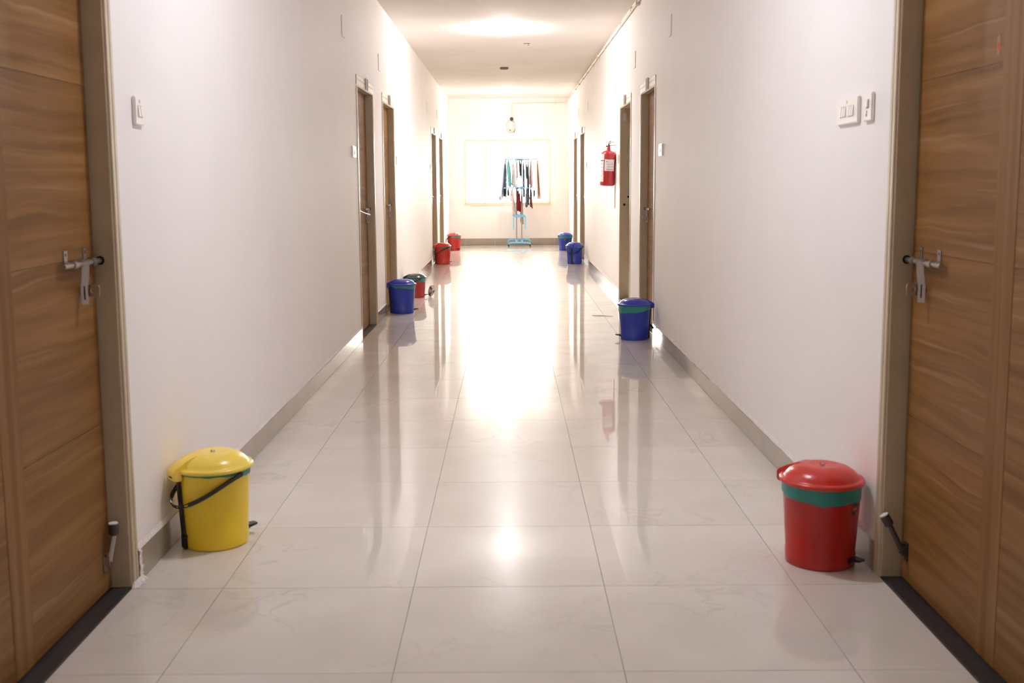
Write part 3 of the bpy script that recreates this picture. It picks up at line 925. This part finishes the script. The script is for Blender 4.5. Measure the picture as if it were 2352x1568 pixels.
# ------------------------------------------------------------------ pedal bins
def bin_(label, x, d, hinge, bodyc, lidc, liner, handle='hung'):
    """hinge = heading (radians) of the hinge; liner = (mean drop, swing, heading of the deepest drop relative to the hinge)"""
    r = thing('pedal_bin', label, 'bin', (x, d, 0), hinge, 'pedal bins in the corridor')
    H_, R0, R1 = .272, .1125, .1265
    def rad(z): return R0 + (R1 - R0) * z / H_
    mb = MB()
    prof = [(0, .004), (R0 - .012, .004), (R0 - .006, 0), (R0, .003), (rad(.043), .043), (rad(.046) - .0022, .046), (rad(.2), .2), (rad(H_) - .001, H_ - .004), (rad(H_), H_), (rad(H_) - .004, H_), (rad(.03) - .004, .03), (0, .012)]
    mb.lathe(prof, 48, close=False)
    mb.build('bucket', bodyc, r, ang=40)
    # liner folded over the rim
    mb = MB(); n = 72; vs, fs = [], []
    for i in range(n):
        a = 2 * PI * i / n
        drop = max(.004, liner[0] + liner[1] * math.cos(a - liner[2]) + .0025 * math.sin(5 * a + x * 9) + .0015 * math.sin(11 * a + d))
        wob = .0012 * math.sin(7 * a + d * 3) + .0008 * math.sin(13 * a)
        ca, sa = math.cos(a), math.sin(a)
        zt, zb_ = H_ + .004, H_ - drop
        for rr_, zz in ((rad(H_) - .006, H_ - .05), (rad(H_) - .003, zt), (rad(zt) + .0018, zt), (rad(zb_ + drop * .5) + .0026 + wob, zb_ + drop * .5), (rad(zb_) + .0030 + wob, zb_), (rad(zb_) + .0012, zb_)):
            vs.append((rr_ * ca, rr_ * sa, zz))
    k = 6
    for i in range(n):
        i2 = (i + 1) % n
        for q in range(k - 1):
            fs.append((i * k + q, i2 * k + q, i2 * k + q + 1, i * k + q + 1))
    mb.add(vs, fs); mb.build('bin_liner', M_LINER, r, ang=60)
    # lid
    mb = MB()
    prof = [(.130, .274), (.1365, .275), (.1385, .279), (.1380, .284), (.1345, .2885), (.1245, .2895), (.1215, .292), (.117, .299), (.106, .3105), (.090, .3205), (.070, .3275), (.055, .3305), (.046, .3300), (.030, .3285), (.0001, .3290)]
    mb.lathe(prof, 56, close=False)
    mb.lathe([(.130, .274), (.0001, .274)], 56, close=False)
    lid = mb.build('lid', lidc, r, ang=50)
    # hinge housing moulded on the lid
    mb = MB()
    mb.prism([(.128, .250), (.152, .250), (.157, .256), (.158, .281), (.153, .291), (.118, .3105), (.080, .3265), (.060, .329), (.060, .300), (.128, .282)], lambda a, b, t: (a, t, b), -.028, .028)
    hs = mb.build('hinge_housing', lidc, lid, bevel=.003, seg=2)
    mb = MB(); mb.box(.1570, .1588, -.012, .012, .262, .267); mb.build('housing_slot_shade', M_HOLE, lid, smooth=False)
    mb = MB(); mb.lathe([(.0075, .328), (.0075, .3315), (.005, .333), (.0001, .333)], 14); mb.tube([(.001, 0, .332), (.008, .003, .336)], .002, 6); mb.build('lid_pin', M_STEEL, lid)
    # push rod up the back
    mb = MB()
    mb.hull8([(rad(.05), -.0115, .05), (rad(.05) + .009, -.0115, .05), (rad(.05) + .009, .0115, .05), (rad(.05), .0115, .05),
              (rad(.255), -.0115, .258), (rad(.255) + .011, -.0115, .258), (rad(.255) + .011, .0115, .258), (rad(.255), .0115, .258)])
    mb.box(R0 - .006, R0 + .011, -.016, .016, .003, .052)
    mb.build('push_rod', M_BLACK, r, bevel=.0025)
    # carrying handle hanging on the hinge side
    if handle == 'hung':
        mb = MB()
        N = 40
        pts, ups = [], []
        for i in range(N + 1):
            t = PI * i / N
            y_ = .1340 * math.cos(t)
            x_ = -.040 + .190 * max(0, math.sin(t)) ** .8
            z_ = .264 - .104 * math.sin(t)
            pts.append((x_, y_, z_)); ups.append((0.50 * math.sin(t), 0.3 * math.cos(t), 1.0) if True else 0)
        q0, q1 = 13, 27
        mb.band(pts[:q0 + 1], ups[:q0 + 1], .0145, .005); mb.band(pts[q1:], ups[q1:], .0145, .005)
        for sg in (-1, 1):
            mb.tube([Vector(p) + Vector(u).normalized() * sg * .0052 for p, u in zip(pts[q0:q1 + 1], ups[q0:q1 + 1])], .0022, 6)
        for i in range(q0, q1 + 1, 2):
            u = Vector(ups[i]).normalized(); p = Vector(pts[i])
            mb.tube([p - u * .005, p + u * .005], .0032, 6)
        for sg in (-1, 1):
            mb.tube([(-.038, sg * .117, .264), (-.0415, sg * .1305, .264)], .0095, 14)
        mb.build('handle', M_BLACK, r)
    elif handle == 'loose':
        mb = MB()
        pts = [(0, .133, .258), (.03, .128, .235), (.075, .115, .19), (.12, .085, .135), (.150, .045, .095), (.162, .02, .080)]
        mb.band(pts, [(.3, .2, 1)] * 6, .0125, .005); mb.tube([(0, .126, .258), (0, .1365, .258)], .0095, 14)
        mb.build('handle', M_BLACK, r)
    # pedal
    mb = MB()
    mb.hull8([(-.105, -.016, .020), (-.125, -.018, .026), (-.125, .018, .026), (-.105, .016, .020), (-.105, -.016, .042), (-.125, -.018, .040), (-.125, .018, .040), (-.105, .016, .042)])
    mb.hull8([(-.118, -.020, .029), (-.156, -.013, .034), (-.156, .013, .034), (-.118, .020, .029), (-.118, -.022, .041), (-.158, -.015, .041), (-.158, .015, .041), (-.118, .022, .041)])
    mb.build('pedal', M_BLACK, r, bevel=.002)
    # oval sticker above the pedal
    def st_patch(nm, mt_, par, hy, hz, off):
        mb = MB(); n_ = 20
        vs = [(-(rad(.205) + off) , 0, .205)]
        for i in range(n_):
            a = 2 * PI * i / n_
            yy, zz = hy * math.cos(a), .205 + hz * math.sin(a)
            rr_ = rad(zz) + off
            an = PI + yy / rr_
            vs.append((rr_ * math.cos(an), rr_ * math.sin(an), zz))
        vs2 = [(v[0] * .985, v[1] * .985, v[2]) for v in vs]
        fs = [(0, 1 + i, 1 + (i + 1) % n_) for i in range(n_)]
        fs += [(1 + i, n_ + 2 + i, n_ + 2 + (i + 1) % n_, 1 + (i + 1) % n_) for i in range(n_)]
        mb.add(vs + vs2, fs)
        return mb.build(nm, mt_, par)
    stk = st_patch('sticker', M_STK, r, .0185, .0215, .0006)
    st_patch('sticker_band', M_STKR, stk, .0165, .0085, .0011)
    st_patch('sticker_mark', M_STKW, stk, .0105, .0032, .0015)
    return r


M_STK = mat('sticker_black', (.03, .025, .02), .4)
M_STKR = mat('sticker_red', (.45, .03, .02), .4)
M_STKW = mat('sticker_pale', (.55, .22, .18), .4)
def plast(n, c): return mat(n, c, .26, spec=.5, var=.04, vscale=10)
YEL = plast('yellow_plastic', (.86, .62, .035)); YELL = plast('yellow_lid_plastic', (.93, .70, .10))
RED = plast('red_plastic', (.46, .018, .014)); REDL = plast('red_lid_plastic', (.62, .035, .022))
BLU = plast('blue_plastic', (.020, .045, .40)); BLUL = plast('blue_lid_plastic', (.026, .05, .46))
DKG = plast('dark_green_plastic', (.018, .030, .026)); MAR = plast('dark_red_plastic', (.34, .022, .018))
def hd(x, y): return math.atan2(y, x)
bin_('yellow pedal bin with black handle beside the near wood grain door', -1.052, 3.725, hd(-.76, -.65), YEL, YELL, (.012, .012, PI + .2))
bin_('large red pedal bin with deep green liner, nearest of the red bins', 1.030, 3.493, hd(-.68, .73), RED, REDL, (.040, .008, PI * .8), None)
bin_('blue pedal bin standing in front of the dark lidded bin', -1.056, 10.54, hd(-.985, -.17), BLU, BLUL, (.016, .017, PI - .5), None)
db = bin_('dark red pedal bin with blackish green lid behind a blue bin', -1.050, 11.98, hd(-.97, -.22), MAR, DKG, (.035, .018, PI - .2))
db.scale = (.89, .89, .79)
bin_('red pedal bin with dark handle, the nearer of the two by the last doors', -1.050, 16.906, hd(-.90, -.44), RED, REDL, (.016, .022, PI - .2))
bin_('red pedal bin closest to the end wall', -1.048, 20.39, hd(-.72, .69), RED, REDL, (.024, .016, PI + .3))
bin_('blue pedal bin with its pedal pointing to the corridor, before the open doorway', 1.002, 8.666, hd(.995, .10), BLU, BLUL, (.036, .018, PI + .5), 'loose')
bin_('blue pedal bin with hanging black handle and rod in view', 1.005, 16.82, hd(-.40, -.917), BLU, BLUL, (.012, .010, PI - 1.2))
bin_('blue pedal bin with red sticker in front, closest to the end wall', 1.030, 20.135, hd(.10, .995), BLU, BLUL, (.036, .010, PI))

# crumpled wrapper by the dark lidded bin
mb = MB()
bm = bmesh.new(); bmesh.ops.create_icosphere(bm, subdivisions=3, radius=1.0)
rr = random.Random(11)
for v in bm.verts:
    c_ = v.co
    k = 1 + .22 * math.sin(5.1 * c_.x + 3 * c_.z) * math.sin(4.3 * c_.y - 2 * c_.z) + rr.uniform(-.10, .10)
    v.co = Vector((c_.x * .034 * k + .012 * c_.z, c_.y * .040 * k, .066 + c_.z * .066 * (1 + rr.uniform(-.06, .06))))
mn = min(v.co.z for v in bm.verts)
for v in bm.verts: v.co.z -= mn - .001
mb.v = [tuple(v.co) for v in bm.verts]; mb.f = [tuple(v.index for v in f.verts) for f in bm.faces]
bm.free()
def wrap_mat():
    mt = bpy.data.materials.new('crumpled_wrapper'); mt.use_nodes = True
    nt = mt.node_tree; b = nt.nodes['Principled BSDF']; b.inputs['Roughness'].default_value = .4
    tc = nt.nodes.new('ShaderNodeTexCoord'); n = nt.nodes.new('ShaderNodeTexNoise'); n.inputs['Scale'].default_value = 28
    nt.links.new(tc.outputs['Object'], n.inputs['Vector'])
    r_ = nt.nodes.new('ShaderNodeValToRGB'); e = r_.color_ramp.elements
    e[0].position = .40; e[0].color = (.05, .05, .045, 1); e[1].position = .52; e[1].color = (.55, .52, .46, 1)
    nt.links.new(n.outputs['Fac'], r_.inputs['Fac']); nt.links.new(r_.outputs['Color'], b.inputs['Base Color'])
    return mt
o = mb.build('crumpled_wrapper', wrap_mat(), loc=(-.880, 12.04, 0), smooth=False)
tag(o, 'small crumpled grey and black wrapper on the floor beside the dark lidded bin', 'wrapper')
mb = MB(); mb.tube([(.78, 10.20, .003), (.86, 10.18, .0035), (.97, 10.13, .003)], [.0022, .003, .0012], 6)
tag(mb.build('broom_straw', mat('straw', (.45, .34, .22), .8)), 'single pale broom straw lying on the floor beyond the blue bin', 'straw')

# ------------------------------------------------------------------ clothes drying rack
M_RBLUE = mat('sky_blue_plastic', (.20, .57, .85), .35)  # blue lightened to carry haze from the bright window
M_POLE = mat('pole_steel', (.50, .42, .37), .35, metal=.7)
RX, RD = .190, 21.62
rk = thing('drying_rack', 'sky blue and steel three tier clothes drying rack before the window', 'clothes rack', (RX, RD, 0))
for sg, nm in ((-1, 'front'), (1, 'back')):
    y_ = sg * .17
    mb = MB()
    rz = 0 if sg < 0 else .05
    mb.band([(-.225, y_, .046 + rz * .5), (-.205, y_, .062 + rz), (-.17, y_, .074 + rz), (0, y_, .076 + rz), (.17, y_, .074 + rz), (.205, y_, .062 + rz), (.225, y_, .046 + rz * .5)], [(0, 1, 0)] * 7, .045, .030)
    mb.build('base_bar', M_RBLUE, rk, bevel=.004)
    for q in (-.215, .215):
        mb = MB(); mb.tube([(q - .012, y_, .024), (q + .012, y_, .024)], .024, 16); mb.box(q - .004, q + .004, y_ - .008, y_ + .008, .024, .058 + rz); mb.build('caster_wheel', M_BLACK, rk)
for q in (-.055, .055):
    mb = MB(); mb.hull8([(q - .02, -.19, .068), (q + .02, -.19, .068), (q + .02, .19, .116), (q - .02, .19, .116), (q - .02, -.19, .092), (q + .02, -.19, .092), (q + .02, .19, .142), (q - .02, .19, .142)]); mb.build('base_crossbar', M_RBLUE, rk, bevel=.004)
for q in (-.052, .050):
    mb = MB(); mb.tube([(q, 0, .085), (q, 0, 1.70)], .0125, 12); mb.build('pole', M_POLE, rk)
for z_, wl, wr in ((1.710, -.275, .372), (1.150, -.305, .330)):
    mb = MB(); mb.box(-.085, .095, -.045, .045, z_ - .018, z_ + .016)
    for q in (-.06, -.02, .03, .07): mb.tube([(q, 0, z_ - .03), (q, 0, z_ + .028)], .014, 10)
    mb.build('tier_hub', M_RBLUE, rk, bevel=.003)
    for y_ in (-.20, .20):
        mb = MB(); mb.box(wl, -.07, y_ - .009, y_ + .009, z_ - .010, z_ + .010); mb.build('tier_arm', M_RBLUE, rk, bevel=.003)
        mb = MB(); mb.box(.08, wr, y_ - .009, y_ + .009, z_ - .012, z_ + .008); mb.build('tier_arm', M_RBLUE, rk, bevel=.003)
    mb = MB(); mb.box(-.085, -.055, -.21, .21, z_ - .014, z_ + .012); mb.box(.065, .095, -.21, .21, z_ - .014, z_ + .012); mb.build('tier_crossbar', M_RBLUE, rk, bevel=.003)
    for k in range(5):
        for q in (wl + .012 + k * (-.09 - wl) / 5, wr - .012 - k * (wr - .10) / 5):
            mb = MB(); mb.tube([(q, -.20, z_), (q, .20, z_)], .005, 8); mb.build('rod', M_POLE, rk)
z_ = .600
mb = MB(); mb.box(-.105, .118, -.05, .05, z_ - .022, z_ + .018)
for q in (-.06, -.02, .03, .07): mb.tube([(q, 0, z_ - .036), (q, 0, z_ + .034)], .014, 10)
mb.build('tier_hub', M_RBLUE, rk, bevel=.003)
for q in (-.112, .122):
    for y_ in (-.20, .20):
        mb = MB(); mb.box(q - .009, q + .009, y_ - .009, y_ + .009, .335, .605); mb.build('folded_arm', M_RBLUE, rk, bevel=.003)
    mb = MB(); mb.box(q - .008, q + .008, -.205, .205, .585, .607); mb.build('folded_crossbar', M_RBLUE, rk, bevel=.003)
    for k in range(4):
        mb = MB(); mb.tube([(q, -.20, .35 + k * .055), (q, .20, .35 + k * .055)], .005, 8); mb.build('rod', M_POLE, rk)


def cloth(n, c): return mat('cloth_' + n, c, .9, spec=.15, var=.18, vscale=18)  # cloth colours carry added lightening for the window's bloom


def garment(name, label, m_, xt, zt, xl, zl, xr, zr, y0, y1, fold=.008, seed=0, cat='garment'):
    """a cloth hung over a rod that runs in depth; xl/zl and xr/zr = where its two tails end"""
    rg = random.Random(seed)
    nu, nv = 22, 12
    vs, fs = [], []
    ph = [rg.uniform(0, 6.28) for _ in range(6)]
    xm = (xl + xr) / 2
    for i in range(nu + 1):
        u = i / nu
        y_ = y0 + (y1 - y0) * u
        row = []
        wl_ = (.5 + .5 * math.sin(9 * u + ph[3])) * 1.25 * (xr - xl > .02)
        wr_ = (.5 + .5 * math.sin(8 * u + ph[0])) * 1.25 * (xr - xl > .02)
        el = .035 * math.sin(5 * u + ph[0]) * (zt - zl) + .02 * math.sin(13 * u + ph[1])
        er = .035 * math.sin(4 * u + ph[2]) * (zt - zr) + .02 * math.sin(11 * u + ph[3])
        for k in range(nv, 0, -1):
            s_ = k / nv
            z_ = zt - (zt - zl - el) * s_
            fx = fold * min(1, 2.5 * s_) * (math.sin(17 * u + ph[4] + 2 * s_) + .6 * math.sin(31 * u + ph[5]))
            row.append((xt - .007 + (xl + (xm - xl) * wl_ - xt + .007) * s_ ** .85 + fx, y_ + (0.5 - u) * .12 * (1 - s_ * .4) * (y1 - y0), z_))
        row.append((xt - .004, y_ + (0.5 - u) * .12 * (y1 - y0), zt + .007)); row.append((xt + .004, y_ + (0.5 - u) * .12 * (y1 - y0), zt + .007))
        for k in range(1, nv + 1):
            s_ = k / nv
            z_ = zt - (zt - zr - er) * s_
            fx = fold * min(1, 2.5 * s_) * (math.sin(15 * u + ph[2] + 2 * s_) + .6 * math.sin(29 * u + ph[1]))
            row.append((xt + .007 + (xr + (xm - xr) * wr_ - xt - .007) * s_ ** .85 + fx, y_ + (0.5 - u) * .12 * (1 - s_ * .4) * (y1 - y0), z_))
        vs += row
    w_ = 2 * nv + 2
    for i in range(nu):
        for k in range(w_ - 1):
            fs.append((i * w_ + k, (i + 1) * w_ + k, (i + 1) * w_ + k + 1, i * w_ + k + 1))
    mb = MB()
    mb.add([(a - xt, b - RD, c - zt) for a, b, c in vs], fs)
    o = mb.build(name, m_, loc=(xt, RD, zt), ang=70)
    so = o.modifiers.new('thickness', 'SOLIDIFY'); so.thickness = .003
    return tag(o, label, cat, 'laundry on the drying rack')


T1, T2 = 1.712, 1.152
F0, F1 = RD - .19, RD + .17
garment('shirt', 'pale blue and white striped shirt hung at the outer end of the rack', striped_cloth('cloth_stripe', (.33, .45, .68), (.80, .82, .88), 26), -.080, T1, -.205, .93, -.130, .94, F0, F1, .012, 1)
garment('trousers', 'grey navy trousers beside the striped shirt on the top tier', cloth('greynavy', (.15, .18, .26)), -.072, T1, -.098, 1.00, -.060, 1.02, F0, F1, .008, 2)
garment('shirt', 'teal green shirt on the top tier', cloth('teal', (.20, .56, .56)), -.020, T1, -.035, 1.40, .040, 1.20, F0 - .01, F1, .014, 3)
garment('shirt', 'pale pinkish white shirt in the middle of the top tier', cloth('palepink', (.76, .67, .66)), .070, T1, .055, 1.21, .120, 1.17, F0, F1, .012, 4)
garment('towel', 'narrow beige towel next to the poles on the top tier', cloth('beige', (.55, .46, .40)), .150, T1, .135, 1.36, .166, 1.33, F0, F1 - .1, .005, 5, 'towel')
garment('shorts', 'blackish green shorts between the poles on the top tier', cloth('blackgreen', (.05, .065, .07)), .205, T1, .195, 1.45, .240, 1.40, F0, F1 - .05, .006, 6)
garment('trousers', 'dark navy trousers hanging just right of the poles', cloth('navy', (.075, .095, .15)), .275, T1, .262, .99, .305, 1.0, F0 - .005, F1, .008, 7)
garment('shorts', 'charcoal shorts beside the dark navy trousers', cloth('charcoal', (.09, .095, .10)), .335, T1, .325, 1.36, .352, 1.34, F0, F1, .006, 8)
garment('shirt', 'grey mauve shirt reaching below the middle tier', cloth('greymauve', (.30, .26, .31)), .370, T1 - .05, .345, .92, .395, .90, F0 - .015, F1, .008, 9)
garment('blouse', 'dusty pink blouse near the outer end of the top tier', cloth('dustypink', (.52, .38, .41)), .425, T1, .405, 1.18, .450, 1.20, F0, F1, .009, 10)
garment('shirt', 'peach shirt hung at the end of the rack nearest the blue bins', cloth('peach', (.82, .60, .46)), .550, T1, .545, .95, .632, .93, F0, F1, .012, 11)
garment('sock', 'black sock under the grey navy trousers', cloth('black', (.016, .018, .02)), -.093, T2, -.110, 1.00, -.080, 1.03, RD - .19, RD - .09, .006, 12, 'sock')
garment('sock', 'black sock under the teal green shirt', cloth('black', (.016, .018, .02)), -.025, T2, -.040, 1.02, -.005, 1.00, RD - .19, RD - .09, .008, 13, 'sock')
garment('hanging_cloth', 'long pale pink cloth hanging low from the middle tier', cloth('paleskin', (.78, .64, .62)), .055, T2, .025, .90, .110, .62, F0, F1, .014, 14)
garment('top', 'maroon top hanging before the poles from the middle tier', cloth('maroon', (.24, .03, .045)), .160, T2, .130, .72, .205, .78, RD - .10, F1, .010, 15)
garment('towel', 'khaki towel hanging lowest of all the laundry', cloth('khaki', (.36, .28, .21)), .245, T2, .215, .47, .272, .45, RD + .02, F1, .007, 16, 'towel')
garment('cloth_scrap', 'red cloth scrap peeping under the maroon top', cloth('scarlet', (.50, .03, .04)), .190, T2, .185, .70, .215, .69, RD + .0, RD + .12, .006, 17, 'cloth')
garment('shorts', 'slate blue shorts on the middle tier below the grey mauve shirt', cloth('slate', (.14, .20, .31)), .345, T2, .318, .79, .385, .83, F0 + .02, F1, .008, 18)
garment('trousers', 'brown trousers on the middle tier below the dusty pink blouse', cloth('brown', (.32, .16, .11)), .430, T2, .402, .80, .455, .77, F0 + .03, F1, .007, 19)
garment('sock', 'black sock at the outer end of the middle tier near the peach shirt', cloth('black', (.016, .018, .02)), .485, T2, .474, .97, .500, 1.0, RD - .19, RD - .10, .004, 20, 'sock')
garment('sock', 'black sock in front of the brown trousers', cloth('black', (.016, .018, .02)), .415, T2, .405, 1.00, .435, 1.02, RD - .20, RD - .13, .005, 21, 'sock')
